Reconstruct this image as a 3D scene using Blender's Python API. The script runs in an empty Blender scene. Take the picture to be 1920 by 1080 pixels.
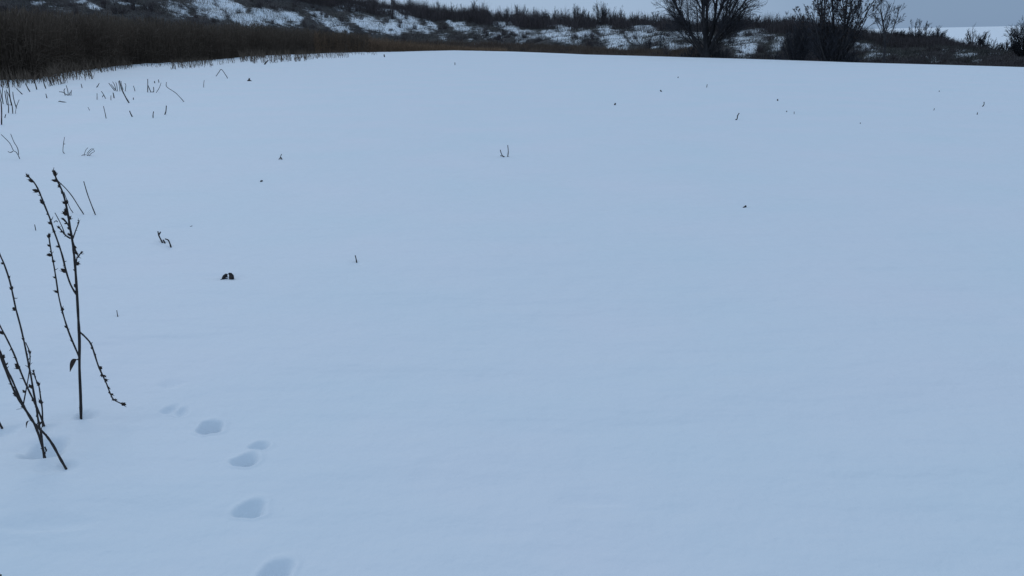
import bpy, math, random
import numpy as np
from mathutils import Vector, Quaternion

S = bpy.context.scene
C = S.collection
R = math.radians
rng = np.random.default_rng(11)
random.seed(5)

# ------------------------------------------------------------------ camera
F, Y0, H = 1600.0, 70.0, 1.6            # focal length in photo pixels, horizon row, eye height
TH = math.atan((540 - Y0) / F)
cam_d = bpy.data.cameras.new('camera')
cam = bpy.data.objects.new('camera', cam_d)
C.objects.link(cam)
cam_d.sensor_width = 36
cam_d.lens = 36 * F / 1920
cam_d.clip_start = 0.05
cam_d.clip_end = 6000
cam.location = (0, 0, H)
cam.rotation_euler = (math.pi / 2 - TH, 0, 0)
S.camera = cam

# ------------------------------------------------------------------ sky, sun, exposure
SUN_EL, SUN_AZ = 34.0, -28.0            # overcast sun glow, ahead and to the left, where the sky is palest
world = bpy.data.worlds.new('World')
S.world = world
world.use_nodes = True
nt = world.node_tree
nt.nodes.clear()
N = nt.nodes.new
out = N('ShaderNodeOutputWorld')
bg = N('ShaderNodeBackground')
bg.inputs['Strength'].default_value = 0.1
sky = N('ShaderNodeTexSky')
sky.sky_type = 'NISHITA'
sky.sun_disc = False
sky.sun_elevation = R(SUN_EL)
sky.sun_rotation = R(SUN_AZ)
tc = N('ShaderNodeTexCoord')
sep = N('ShaderNodeSeparateXYZ')
nt.links.new(tc.outputs['Generated'], sep.inputs[0])
# grey-blue cloud deck: paler at the zenith, a darker bank low in the east (to the right)
up = N('ShaderNodeMapRange'); up.inputs['From Min'].default_value = 0.0; up.inputs['From Max'].default_value = 0.7
nt.links.new(sep.outputs['Z'], up.inputs['Value'])
deck = N('ShaderNodeMix'); deck.data_type = 'RGBA'
deck.inputs['A'].default_value = (2.98, 4.3, 6.2, 1)
deck.inputs['B'].default_value = (3.76, 5.14, 6.98, 1)
nt.links.new(up.outputs[0], deck.inputs['Factor'])
east = N('ShaderNodeMapRange'); east.interpolation_type = 'SMOOTHSTEP'
east.inputs['From Min'].default_value = 0.16; east.inputs['From Max'].default_value = 0.50
cn = N('ShaderNodeTexNoise'); cn.inputs['Scale'].default_value = 3.0; cn.inputs['Detail'].default_value = 5
cmap = N('ShaderNodeMapping'); cmap.inputs['Scale'].default_value = (1, 1, 5)
nt.links.new(tc.outputs['Generated'], cmap.inputs[0]); nt.links.new(cmap.outputs[0], cn.inputs['Vector'])
wob = N('ShaderNodeMath'); wob.operation = 'MULTIPLY_ADD'; wob.inputs[1].default_value = 0.12
nt.links.new(cn.outputs['Fac'], wob.inputs[0]); nt.links.new(sep.outputs['X'], wob.inputs[2])
nt.links.new(wob.outputs[0], east.inputs['Value'])
low = N('ShaderNodeMapRange'); low.interpolation_type = 'SMOOTHSTEP'
low.inputs['From Min'].default_value = 0.12; low.inputs['From Max'].default_value = 0.45
low.inputs['To Min'].default_value = 1; low.inputs['To Max'].default_value = 0
nt.links.new(sep.outputs['Z'], low.inputs['Value'])
bank_f = N('ShaderNodeMath'); bank_f.operation = 'MULTIPLY'
nt.links.new(east.outputs[0], bank_f.inputs[0]); nt.links.new(low.outputs[0], bank_f.inputs[1])
deck2 = N('ShaderNodeMix'); deck2.data_type = 'RGBA'
deck2.inputs['B'].default_value = (1.95, 3.0, 4.6, 1)
nt.links.new(bank_f.outputs[0], deck2.inputs['Factor'])
nt.links.new(deck.outputs['Result'], deck2.inputs['A'])
mixs = N('ShaderNodeMix'); mixs.data_type = 'RGBA'
mixs.inputs['Factor'].default_value = 0.94
nt.links.new(sky.outputs[0], mixs.inputs['A']); nt.links.new(deck2.outputs['Result'], mixs.inputs['B'])
nt.links.new(mixs.outputs['Result'], bg.inputs['Color'])
nt.links.new(bg.outputs[0], out.inputs[0])

sd = bpy.data.lights.new('sun', 'SUN')
sd.energy = 0.45
sd.angle = R(25)
sd.color = (1.0, 0.96, 0.9)
so = bpy.data.objects.new('sun', sd)
C.objects.link(so)
saz, sel = R(SUN_AZ), R(SUN_EL)
sdir = Vector((math.sin(saz) * math.cos(sel), math.cos(saz) * math.cos(sel), math.sin(sel)))
so.rotation_euler = sdir.to_track_quat('Z', 'Y').to_euler()
so.location = (0, 0, 30)

S.view_settings.view_transform = 'Standard'
S.view_settings.look = 'None'
S.view_settings.exposure = 0.0
S.view_settings.gamma = 1.0

# ------------------------------------------------------------------ geometry of the view
cT, sT = math.cos(TH), math.sin(TH)
def ray(px, py):
    a = (np.asarray(px, float) - 960) / F
    b = -(np.asarray(py, float) - 540) / F
    return np.stack(np.broadcast_arrays(a, cT + b * sT, -sT + b * cT), -1)
def at_dist(px, py, d):                  # where the sight line is at horizontal distance d
    r = ray(px, py)
    k = d / np.hypot(r[..., 0], r[..., 1])
    return r * k[..., None] + np.array([0, 0, H])
def at_depth(px, py, Y):                 # where the sight line crosses the upright plane y = Y
    r = ray(px, py)
    return r * (Y / r[..., 1])[..., None] + np.array([0, 0, H])
def at_height(px, py, z):
    r = ray(px, py)
    k = (z - H) / r[..., 2]
    return r * k[..., None] + np.array([0, 0, H])
def px_of_az(az):
    return 960 + F * np.tan(np.clip(az, -1.2, 1.2)) / cT

def vnoise(x, y, seed=0):                # smooth lattice noise, -1..1
    x = np.asarray(x, float); y = np.asarray(y, float)
    xi = np.floor(x); yi = np.floor(y)
    fx = x - xi; fy = y - yi
    fx = fx * fx * (3 - 2 * fx); fy = fy * fy * (3 - 2 * fy)
    def h(i, j):
        v = np.sin(i * 127.1 + j * 311.7 + seed * 74.7) * 43758.5453
        return (v - np.floor(v)) * 2 - 1
    a = h(xi, yi) * (1 - fx) + h(xi + 1, yi) * fx
    b = h(xi, yi + 1) * (1 - fx) + h(xi + 1, yi + 1) * fx
    return a * (1 - fy) + b * fy
def fbm(x, y, seed=0, o=4):
    s = 0; a = 1
    for k in range(o):
        s = s + a * vnoise(x * 2 ** k, y * 2 ** k, seed + k * 13); a *= 0.5
    return s / 1.9

# far edge of the snow field as the photo shows it
EX = np.array([-900, -400, 0, 70, 110, 160, 200, 240, 350, 430, 470, 560, 600, 660, 720, 800, 850, 950, 1100, 1300, 1440, 1600, 1920, 2400, 3000])
EY = np.array([205, 180, 150, 147.5, 138, 130, 127, 122, 116, 110, 105, 102, 100, 98, 97.5, 95.5, 94.5, 96.5, 102.5, 108, 112, 117.5, 126.5, 141, 158])
pe = at_height(EX, EY, 0.0)
E_az = np.arctan2(pe[:, 0], pe[:, 1])
E_d = np.hypot(pe[:, 0], pe[:, 1])
E_az = np.concatenate([[-math.pi, -1.6, -1.1], E_az, [1.2, 1.7, math.pi]])
E_d = np.concatenate([[150, 60, 24], E_d, [40, 60, 150]])
def d_edge(az): return np.interp(az, E_az, E_d)
def margin(az):                          # flat shelf behind the edge that carries the reeds
    return np.interp(px_of_az(az), [-900, 500, 760, 950, 3000], [11, 11, 5, 0.6, 0.6])

# hollows in the snow: paw prints and the melt rings round stems  (px, py, half-width m, half-length m, depth m)
DENTS = []
def dent(px, py, a, b, dep, rim=0.06, sharp=1.0, tilt=0.0):
    p = at_height(px, py, 0.0)
    DENTS.append((float(p[0]), float(p[1]), a, b, dep, rim, sharp, tilt))
for (px, py, a, b, dep) in [
        (318, 717, .055, .05, .012), (316, 764, .032, .04, .020), (334, 769, .034, .04, .022),
        (390, 798, .044, .050, .090), (484, 831, .034, .032, .042), (457, 862, .044, .042, .076),
        (466, 957, .047, .042, .064), (516, 1074, .042, .045, .06)]:
    dent(px, py, a, b, dep)
dent(152, 776, .035, .04, .022, .0); dent(168, 775, .04, .03, .012, .0); dent(77, 845, .075, .08, .07, .0)
dent(60, 838, .10, .06, .018, .0); dent(124, 873, .05, .03, .012, .0); dent(100, 880, .09, .05, .012, .0)
dent(84, 800, .05, .04, .012, .0); dent(8, 803, .05, .045, .018, .0)
dent(75, 982, .16, .05, .012, .0); dent(130, 646, .12, .05, .008, .0); dent(20, 616, .14, .05, .010, .0)
dent(428, 523, .16, .06, .022, .0); dent(405, 516, .22, .05, .014, .0); dent(352, 425, .20, .08, .012, .0)
dent(308, 455, .09, .06, .014, .0); dent(321, 466, .09, .05, .012, .0); dent(1110, 935, .13, .04, .006, .0)
dent(668, 495, .05, .04, .012, .0); dent(1397, 390, .08, .06, .012, .0)

def zf(x, y):
    x = np.asarray(x, float); y = np.asarray(y, float)
    d = np.hypot(x, y); az = np.arctan2(x, y)
    near = np.clip(1 - d / 40, 0, 1)
    z = 0.030 * near * vnoise(x / 2.3, y / 1.6, 3) + 0.008 * near ** 3 * vnoise(x / .7, y / .5, 4) + 0.012 * vnoise(x / 9, y / 7, 5) * np.clip(1 - d / 90, 0, 1)
    z = z + 0.075 * np.clip(-x - 0.6, 0, 2) / 2 * np.clip(1 - abs(d - 3.6) / 3, 0, 1) * vnoise(x / .9 + 3, y / .7, 8)
    s = d - d_edge(az)
    hum = np.clip(1 - abs(s) / 4, 0, 1) * (px_of_az(az) < 760)
    z = z + hum * 0.05 * fbm(x / 1.2, y / 1.2, 9, 3)
    m = np.maximum(s - margin(az), 0)
    z = z - np.minimum(0.02 * m ** 2 + .1 * m, 0.3 * m)
    z = np.maximum(z, -4.6)
    for (cx, cy, a, b, dep, rim, sh, tilt) in DENTS:
        msk = (abs(x - cx) < 3 * a + .02) & (abs(y - cy) < 3 * b + .02)
        if not np.any(msk): continue
        u = (x[msk] - cx) / a; v = (y[msk] - cy) / b
        ang = np.arctan2(v, u)
        v = np.where(v < 0, v * 1.45, v * 0.58)
        r = np.hypot(u, v) * (1 + np.minimum(np.hypot(u, v), 1) * (.07 * np.sin(3 * ang + cx * 40) + .05 * np.sin(5 * ang + cy * 30)))
        q = np.clip((1.3 - r) / 1.1, 0, 1); prof = q * q * (3 - 2 * q)
        z[msk] += -dep * prof + rim * dep * np.exp(-((r - 1.45) / .25) ** 2)
    return z
def zf1(x, y): return float(zf(np.array([x]), np.array([y]))[0])
def on_snow(px, py):
    z = 0.0
    for _ in range(4):
        p = at_height(px, py, z); z = zf1(p[0], p[1])
    return np.array([p[0], p[1], z])

# ------------------------------------------------------------------ mesh helpers
def mesh_from(name, V, Q, smooth=False, tris=False):
    V = np.ascontiguousarray(V, dtype=np.float32); Q = np.ascontiguousarray(Q, dtype=np.int32)
    me = bpy.data.meshes.new(name)
    k = Q.shape[1]
    me.vertices.add(len(V)); me.vertices.foreach_set('co', V.ravel())
    me.loops.add(Q.size); me.loops.foreach_set('vertex_index', Q.ravel())
    me.polygons.add(len(Q)); me.polygons.foreach_set('loop_start', np.arange(0, Q.size, k, dtype=np.int32))
    me.polygons.foreach_set('use_smooth', np.full(len(Q), smooth))
    me.update(calc_edges=True)
    return me
def link(name, me, m, parent=None, loc=None):
    o = bpy.data.objects.new(name, me)
    C.objects.link(o)
    if me is not None and m is not None and len(me.materials) == 0: me.materials.append(m)
    if parent is not None: o.parent = parent
    if loc is not None: o.location = loc
    return o
def tag(o, label=None, cat=None, group=None, kind=None):
    if label: o['label'] = label
    if cat: o['category'] = cat
    if group: o['group'] = group
    if kind: o['kind'] = kind
    return o
def frusta(P0, P1, R0, R1, n=3):
    P0 = np.asarray(P0, float); P1 = np.asarray(P1, float); R0 = np.asarray(R0, float); R1 = np.asarray(R1, float)
    D = P1 - P0; D /= np.linalg.norm(D, axis=1, keepdims=True) + 1e-9
    A = np.where(np.abs(D[:, 2:3]) > .9, np.array([[1., 0, 0]]), np.array([[0, 0, 1.]]))
    U = np.cross(D, A); U /= np.linalg.norm(U, axis=1, keepdims=True) + 1e-9
    W = np.cross(D, U)
    a = np.arange(n) * 2 * math.pi / n
    ring = U[:, None] * np.cos(a)[None, :, None] + W[:, None] * np.sin(a)[None, :, None]
    V = np.concatenate([P0[:, None] + ring * R0[:, None, None], P1[:, None] + ring * R1[:, None, None]], 1)
    M = len(P0); i = np.arange(n); j = (i + 1) % n
    q = np.stack([i, j, j + n, i + n], -1)
    Q = (np.arange(M) * 2 * n)[:, None, None] + q[None]
    return V.reshape(-1, 3), Q.reshape(-1, 4)
def sweep(pts, rad, n=7, knob=0.0, seed=1):
    """one smooth tube along a polyline, closed at both ends"""
    P = np.asarray(pts, float); r = np.asarray(rad, float)
    # refine with a Catmull-Rom
    if len(P) > 2:
        Pe = np.vstack([2 * P[0] - P[1], P, 2 * P[-1] - P[-2]]); o = []; rr = []
        for k in range(len(P) - 1):
            a, b, c, d = Pe[k:k + 4]
            for t in (0, .34, .67):
                o.append(.5 * ((2 * b) + (-a + c) * t + (2 * a - 5 * b + 4 * c - d) * t * t + (-a + 3 * b - 3 * c + d) * t ** 3))
                rr.append(r[k] * (1 - t) + r[k + 1] * t)
        o.append(P[-1]); rr.append(r[-1]); P = np.array(o); r = np.array(rr)
    if knob:
        g = np.random.default_rng(seed); r = r * (1 + knob * g.uniform(-1, 1, len(r)))
    T = np.gradient(P, axis=0); T /= np.linalg.norm(T, axis=1, keepdims=True) + 1e-9
    ref = np.array([0.13, 1, 0.21])
    U = np.cross(T, ref); U /= np.linalg.norm(U, axis=1, keepdims=True) + 1e-9
    W = np.cross(T, U)
    a = np.arange(n) * 2 * math.pi / n
    V = P[:, None] + r[:, None, None] * (U[:, None] * np.cos(a)[None, :, None] + W[:, None] * np.sin(a)[None, :, None])
    m = len(P); i = np.arange(n); j = (i + 1) % n
    q = np.stack([i, j, j + n, i + n], -1)
    Q = ((np.arange(m - 1) * n)[:, None, None] + q[None]).reshape(-1, 4)
    V = np.vstack([V.reshape(-1, 3), P[:1], P[-1:]])
    c0, c1 = m * n, m * n + 1
    caps = [[j_, i_, c0, c0] for i_, j_ in zip(i, j)] + [[(m - 1) * n + i_, (m - 1) * n + j_, c1, c1] for i_, j_ in zip(i, j)]
    return V, Q, [c[:3] for c in caps]
def tubes_mesh(name, tubes, smooth=True):
    V = []; Fc = []; off = 0
    for v, q, caps in tubes:
        V.append(v); Fc += (q + off).tolist(); Fc += [[x + off for x in c] for c in caps]; off += len(v)
    me = bpy.data.meshes.new(name)
    me.from_pydata(np.vstack(V).tolist(), [], Fc)
    me.polygons.foreach_set('use_smooth', [smooth] * len(me.polygons))
    me.update()
    return me

# ------------------------------------------------------------------ materials
def mat(name):
    m = bpy.data.materials.new(name); m.use_nodes = True
    return m, m.node_tree, m.node_tree.nodes['Principled BSDF']
def veg(name, cols, rough=0.9, scale=2.0, blotch=0.5):
    """plant material: each blade or twig takes its own tone, with patchy variation over the ground"""
    m, t, b = mat(name)
    g = t.nodes.new('ShaderNodeNewGeometry')
    n = t.nodes.new('ShaderNodeTexNoise'); n.inputs['Scale'].default_value = scale; n.inputs['Detail'].default_value = 3
    tcx = t.nodes.new('ShaderNodeTexCoord'); t.links.new(tcx.outputs['Object'], n.inputs['Vector'])
    mx = t.nodes.new('ShaderNodeMix'); mx.data_type = 'FLOAT'; mx.inputs['Factor'].default_value = blotch
    t.links.new(g.outputs['Random Per Island'], mx.inputs['A']); t.links.new(n.outputs['Fac'], mx.inputs['B'])
    r = t.nodes.new('ShaderNodeValToRGB')
    r.color_ramp.elements[0].position = .15; r.color_ramp.elements[1].position = .85
    r.color_ramp.elements[0].color = (*cols[0], 1); r.color_ramp.elements[1].color = (*cols[-1], 1)
    for k, c in enumerate(cols[1:-1]):
        e = r.color_ramp.elements.new(.15 + .7 * (k + 1) / (len(cols) - 1)); e.color = (*c, 1)
    t.links.new(mx.outputs['Result'], r.inputs[0]); t.links.new(r.outputs[0], b.inputs['Base Color'])
    b.inputs['Roughness'].default_value = rough; b.inputs['Specular IOR Level'].default_value = 0.15
    return m
def snow_mat(name='snow', lo=(.755, .828, .872, 1), hi=(.812, .830, .878, 1)):
    m, t, b = mat(name)
    tcx = t.nodes.new('ShaderNodeTexCoord')
    n1 = t.nodes.new('ShaderNodeTexNoise'); n1.inputs['Scale'].default_value = 0.6; n1.inputs['Detail'].default_value = 4
    t.links.new(tcx.outputs['Object'], n1.inputs['Vector'])
    r = t.nodes.new('ShaderNodeValToRGB')
    r.color_ramp.elements[0].position = .3; r.color_ramp.elements[1].position = .7
    r.color_ramp.elements[0].color = lo; r.color_ramp.elements[1].color = hi
    t.links.new(n1.outputs['Fac'], r.inputs[0]); t.links.new(r.outputs[0], b.inputs['Base Color'])
    b.inputs['Roughness'].default_value = .7; b.inputs['Specular IOR Level'].default_value = .2
    b.inputs['Sheen Weight'].default_value = .35; b.inputs['Sheen Roughness'].default_value = .5
    n2 = t.nodes.new('ShaderNodeTexNoise'); n2.inputs['Scale'].default_value = 35; n2.inputs['Detail'].default_value = 5
    n3 = t.nodes.new('ShaderNodeTexNoise'); n3.inputs['Scale'].default_value = 5; n3.inputs['Detail'].default_value = 4
    for n in (n2, n3): t.links.new(tcx.outputs['Object'], n.inputs['Vector'])
    b1 = t.nodes.new('ShaderNodeBump'); b1.inputs['Strength'].default_value = .3; b1.inputs['Distance'].default_value = .008
    b2 = t.nodes.new('ShaderNodeBump'); b2.inputs['Strength'].default_value = .55; b2.inputs['Distance'].default_value = .025
    t.links.new(n2.outputs['Fac'], b1.inputs['Height']); t.links.new(n3.outputs['Fac'], b2.inputs['Height'])
    n4 = t.nodes.new('ShaderNodeTexNoise'); n4.inputs['Scale'].default_value = 1.0; n4.inputs['Detail'].default_value = 3
    mp = t.nodes.new('ShaderNodeMapping'); mp.inputs['Scale'].default_value = (.7, 2.2, 1); mp.inputs['Rotation'].default_value = (0, 0, .25)
    t.links.new(tcx.outputs['Object'], mp.inputs[0]); t.links.new(mp.outputs[0], n4.inputs['Vector'])
    b3 = t.nodes.new('ShaderNodeBump'); b3.inputs['Strength'].default_value = .42; b3.inputs['Distance'].default_value = .09
    t.links.new(n4.outputs['Fac'], b3.inputs['Height']); t.links.new(b3.outputs[0], b2.inputs['Normal'])
    t.links.new(b2.outputs[0], b1.inputs['Normal']); t.links.new(b1.outputs[0], b.inputs['Normal'])
    return m
M_snow = snow_mat()
M_snow_pale = snow_mat('pale_snow', (.88, .91, .94, 1), (.90, .92, .94, 1))  # far hill: same snow in a paler tone than the field
def hill_mat():
    m, t, b = mat('patchy_snow_bank')
    a = t.nodes.new('ShaderNodeAttribute'); a.attribute_name = 'cover'
    tcx = t.nodes.new('ShaderNodeTexCoord')
    n = t.nodes.new('ShaderNodeTexNoise'); n.inputs['Scale'].default_value = .9; n.inputs['Detail'].default_value = 8; n.inputs['Roughness'].default_value = .75
    t.links.new(tcx.outputs['Object'], n.inputs['Vector'])
    ad = t.nodes.new('ShaderNodeMath'); ad.operation = 'MULTIPLY_ADD'; ad.inputs[1].default_value = 2.1
    sub = t.nodes.new('ShaderNodeMath'); sub.operation = 'SUBTRACT'; sub.inputs[1].default_value = .5
    t.links.new(n.outputs['Fac'], sub.inputs[0]); t.links.new(sub.outputs[0], ad.inputs[0]); t.links.new(a.outputs['Fac'], ad.inputs[2])
    st = t.nodes.new('ShaderNodeMapRange'); st.interpolation_type = 'SMOOTHSTEP'
    st.inputs['From Min'].default_value = .24; st.inputs['From Max'].default_value = .74
    t.links.new(ad.outputs[0], st.inputs['Value'])
    n2 = t.nodes.new('ShaderNodeTexNoise'); n2.inputs['Scale'].default_value = 3; n2.inputs['Detail'].default_value = 5
    t.links.new(tcx.outputs['Object'], n2.inputs['Vector'])
    r = t.nodes.new('ShaderNodeValToRGB')
    r.color_ramp.elements[0].position = .3; r.color_ramp.elements[1].position = .7
    r.color_ramp.elements[0].color = (.026, .025, .026, 1); r.color_ramp.elements[1].color = (.09, .086, .084, 1)
    t.links.new(n2.outputs['Fac'], r.inputs[0])
    mx = t.nodes.new('ShaderNodeMix'); mx.data_type = 'RGBA'
    mx.inputs['B'].default_value = (.74, .78, .82, 1)
    t.links.new(st.outputs[0], mx.inputs['Factor']); t.links.new(r.outputs[0], mx.inputs['A'])
    t.links.new(mx.outputs['Result'], b.inputs['Base Color'])
    b.inputs['Roughness'].default_value = .9; b.inputs['Specular IOR Level'].default_value = .1
    return m
M_hill = hill_mat()
M_reed = veg('dry_reed', [(.040, .030, .023), (.112, .084, .063), (.18, .134, .10)], scale=.25, blotch=.6)
M_reedb = veg('tawny_reed', [(.070, .047, .032), (.185, .120, .076), (.29, .19, .12)], scale=.3)
M_brush = veg('bare_brush', [(.040, .034, .035), (.088, .073, .074), (.15, .124, .118)], scale=.2)
M_grass = veg('dead_grass', [(.03, .03, .03), (.07, .068, .062), (.12, .115, .10)], scale=.3)
M_foot = veg('brown_grass', [(.055, .041, .033), (.145, .104, .078), (.22, .16, .118)], scale=.3)
M_grass2 = veg('grey_grass', [(.07, .066, .058), (.15, .138, .118), (.25, .23, .20)], scale=.3)
M_bark = veg('bark', [(.020, .019, .021), (.048, .044, .044)], scale=6)
M_twig = veg('bare_twig', [(.026, .026, .031), (.060, .058, .064)], scale=3)
M_stalk = veg('dry_stalk', [(.022, .020, .021), (.060, .050, .046)], scale=40)
M_pod = veg('seed_pod', [(.018, .014, .013), (.060, .045, .038)], scale=60)
M_leaf = veg('withered_leaf', [(.030, .022, .019), (.075, .052, .042)], scale=90)
M_pale = veg('pale_bark', [(.42, .42, .42), (.62, .62, .62)], scale=6)

# ------------------------------------------------------------------ the snow field (one sheet out to the horizon)
azf = np.linspace(-.80, .80, 820)
azb = np.linspace(.80, 2 * math.pi - .80, 92)[1:-1]
AZ = np.concatenate([azf, azb]); AZ = np.where(AZ > math.pi, AZ - 2 * math.pi, AZ)
r1 = np.concatenate([np.arange(.25, 1.7, .07), np.arange(1.7, 2.3, .012), np.arange(2.3, 4.2, .007), np.arange(4.2, 4.6, .015), np.arange(4.6, 12, .045)])
tt = np.linspace(0, 1, 90)[1:]
ss = np.concatenate([np.linspace(0, 1, 9)[1:]])
de = d_edge(AZ); mg = margin(AZ)
D = [np.full(len(AZ), r) for r in r1]
D += [12 * (de / 12) ** t for t in tt]
D += [de + mg * s for s in ss]
D += [de + mg + v for v in (.4, .8, 1.3, 2, 3, 4.5, 6.5, 9, 12, 16, 21, 28)]
D = np.array(D)
X = D * np.sin(AZ)[None]; Yy = D * np.cos(AZ)[None]
Z = zf(X.ravel(), Yy.ravel()).reshape(X.shape)
far = 3500.0
X = np.vstack([X, far * np.sin(AZ)[None]]); Yy = np.vstack([Yy, far * np.cos(AZ)[None]]); Z = np.vstack([Z, np.full((1, len(AZ)), -6.0)])
nr, nc = X.shape
V = np.stack([X, Yy, Z], -1).reshape(-1, 3)
i = np.arange(nr - 1)[:, None]; j = np.arange(nc)[None]
jn = (j + 1) % nc
Q = np.stack([i * nc + j, (i + 1) * nc + j, (i + 1) * nc + jn, i * nc + jn], -1).reshape(-1, 4)[:, ::-1]
tag(link('snow_field', mesh_from('snow_field', V, Q, True), M_snow), kind='structure')

# ------------------------------------------------------------------ the scrubby bank behind the field
TX = np.array([-600, 0, 300, 480, 560, 640, 700, 760, 800, 850, 900, 960, 1000, 1060, 1150, 1250, 1330, 1450, 1560, 1640, 1700, 1760, 1800, 1850, 1890, 1960, 2400])
TY = np.array([-95, -75, -62, -50, -40, -22, -8, -1, 5, 10, 13, 15, 18, 19, 23, 27, 30, 31, 38, 57, 58, 57, 70, 84, 94, 98, 110])
RH = np.array([20, 20, 20, 20, 20, 20, 21, 22, 22, 22, 24, 27, 26, 27, 23, 23, 24, 25, 24, 16, 16, 16, 14, 12, 8, 6, 6])
def ground_top(px): return np.interp(px, TX, TY + RH)
def bank_b(px): return np.interp(px, [-600, 0, 300, 600, 850, 1100, 1300, 1600, 1920, 2400], [62, 74, 92, 118, 122, 98, 88, 74, 66, 60])
def bank_t(px): return bank_b(px) + np.interp(px, [0, 700, 1100, 1600, 1920], [55, 46, 34, 26, 20])
def ybase(px): return np.interp(px, EX, EY) + 5
def bank_pt(px, t):
    tt_ = np.clip(t, 0, 1)
    py = ybase(px) + (ground_top(px) - ybase(px)) * (tt_ ** .92)
    d = bank_b(px) + (bank_t(px) - bank_b(px)) * t
    P = at_dist(px, py, d)
    h = .9 * fbm(P[..., 0] / 7, P[..., 1] / 9, 21, 4) + .55 * np.abs(vnoise(P[..., 0] / 3.1, P[..., 1] / 4.2, 29)) * np.sin(np.clip(t, 0, 1) * math.pi)
    P[..., 2] += h * np.clip(np.minimum(t, 1.3 - t) * 4, 0, 1) * .75
    P[..., 2] -= np.maximum(t - 1, 0) * 9
    return P, py
# the patches of snow the scrub leaves open  (px, py, half-length, half-width, tilt deg, cover)
PATCH = [(385, 12, 40, 14, 35, .85), (440, 22, 50, 15, 35, 1), (475, 38, 30, 9, 25, .8), (330, 20, 30, 12, 15, .55), (270, 14, 25, 5, 5, .6),
    (178, 16, 15, 7, 15, .9), (72, 4, 16, 6, 0, .6), (150, 4, 20, 5, 0, .6), (230, 6, 30, 6, 10, .45), (110, 14, 20, 5, 0, .35),
    (510, 36, 35, 12, 15, .8), (545, 38, 22, 12, 20, .85), (600, 30, 30, 8, 15, .65), (620, 45, 32, 12, 25, .75), (648, 58, 16, 7, 20, .6),
    (690, 46, 38, 11, 15, 1), (735, 52, 24, 12, 15, .9), (665, 14, 28, 9, 15, .5), (640, 12, 14, 6, 0, .55), (720, 22, 22, 8, 15, .6),
    (740, 30, 32, 8, 25, .8), (770, 46, 34, 13, 20, .8), (760, 22, 20, 5, 25, .8), (808, 46, 16, 4, 40, .8), (790, 58, 24, 8, 10, .45), (830, 70, 14, 8, 10, .4),
    (848, 49, 18, 3.5, 35, .8), (872, 56, 20, 9, 20, .7), (905, 60, 22, 9, 5, .6), (888, 80, 14, 8, 40, .35), (925, 68, 24, 9, 5, .5), (943, 46, 18, 6, 12, .85), (965, 58, 26, 8, 22, .6), (985, 64, 28, 8, 12, .5),
    (975, 80, 16, 12, 40, .45), (1012, 70, 20, 5, 0, .5), (1042, 67, 24, 7, 8, .9), (1052, 80, 16, 7, 0, .7), (1062, 55, 18, 7, 15, .75), (1036, 50, 7, 5, 0, .7), (1080, 66, 24, 8, 10, .75), (1093, 58, 12, 4, 35, .8), (1085, 80, 12, 6, 0, .5),
    (1135, 54, 20, 8, 12, 1), (1112, 70, 22, 6, 20, .6), (1152, 80, 22, 12, 35, .9), (1165, 90, 10, 6, 0, .7), (1194, 54, 14, 6, 8, .8), (1196, 74, 16, 9, 10, 1), (1175, 66, 12, 6, 30, .6),
    (1215, 62, 26, 12, 30, .65), (1240, 82, 28, 12, 10, .6), (1262, 70, 18, 10, 10, .55), (1280, 64, 18, 9, 0, .65), (1310, 68, 16, 10, 0, .6), (1287, 98, 9, 11, 40, .9), (1260, 92, 18, 8, 0, .4), (1330, 80, 10, 8, 0, .5),
    (1372, 86, 22, 10, 25, .7), (1392, 84, 22, 8, 0, .9), (1398, 100, 16, 9, 0, .95), (1400, 70, 14, 8, 0, .7), (1425, 62, 20, 6, 5, .6), (1385, 74, 14, 6, 0, .6), (1424, 78, 14, 8, 0, .5), (1446, 70, 12, 8, 35, .7), (1458, 88, 10, 12, 35, .6),
    (1638, 95, 24, 9, 12, .8), (1600, 88, 8, 3, 20, .6), (1640, 110, 14, 5, 0, .45), (1675, 95, 24, 5, 8, .55), (1690, 105, 14, 4, 0, .4), (1752, 112, 12, 7, 15, .75), (1735, 103, 12, 3, 40, .6), (1806, 108, 14, 8, 30, .7), (1826, 112, 10, 7, 50, .65), (1815, 102, 14, 3, 5, .5), (1865, 104, 24, 4, 0, .55), (1895, 104, 12, 4, 0, .5), (1585, 105, 8, 6, 40, .4), (1770, 93, 12, 3, 10, .4)]
def cover(px, py):
    px, py = np.broadcast_arrays(np.asarray(px, float), np.asarray(py, float))
    c = np.zeros(px.shape)
    wx = 14 * fbm(px / 26, py / 12, 71, 3); wy = 6 * fbm(px / 22, py / 10, 75, 3)
    grain = fbm(px / 9, py / 4.5, 79, 3)
    px = px + wx; py = py + wy
    for (cx, cy, a, b, t, s) in PATCH:
        ct, st_ = math.cos(R(t)), math.sin(R(t))
        u = ((px - cx) * ct + (py - cy) * st_) / a; v = (-(px - cx) * st_ + (py - cy) * ct) / b
        r = np.hypot(u, v) * (.88 if cx > 930 else 1)
        c = np.maximum(c, min(s + (.15 if cx > 930 else 0), 1) * np.clip(1.6 - r * 1.05, 0, 1))
    return np.clip(c + .27 * grain * (c > .02), 0, 1)
pxs = np.arange(-560, 2400, 3.0)
ts = np.concatenate([[-.12], np.linspace(0, 1, 74), [1.06, 1.15, 1.3, 1.6]])
PX, TS = np.meshgrid(pxs, ts)
P, PYY = bank_pt(PX, TS)
P[0, :, 2] -= 5
cov = cover(PX, PYY)
slope_dark = np.clip(vnoise(P[..., 0] / 2.2, P[..., 1] / 3.0, 31), -1, 1)
cov = np.clip(cov + .12 * slope_dark * (cov > .05), 0, 1)
nr, nc = PX.shape
i = np.arange(nr - 1)[:, None]; j = np.arange(nc - 1)[None]
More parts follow.
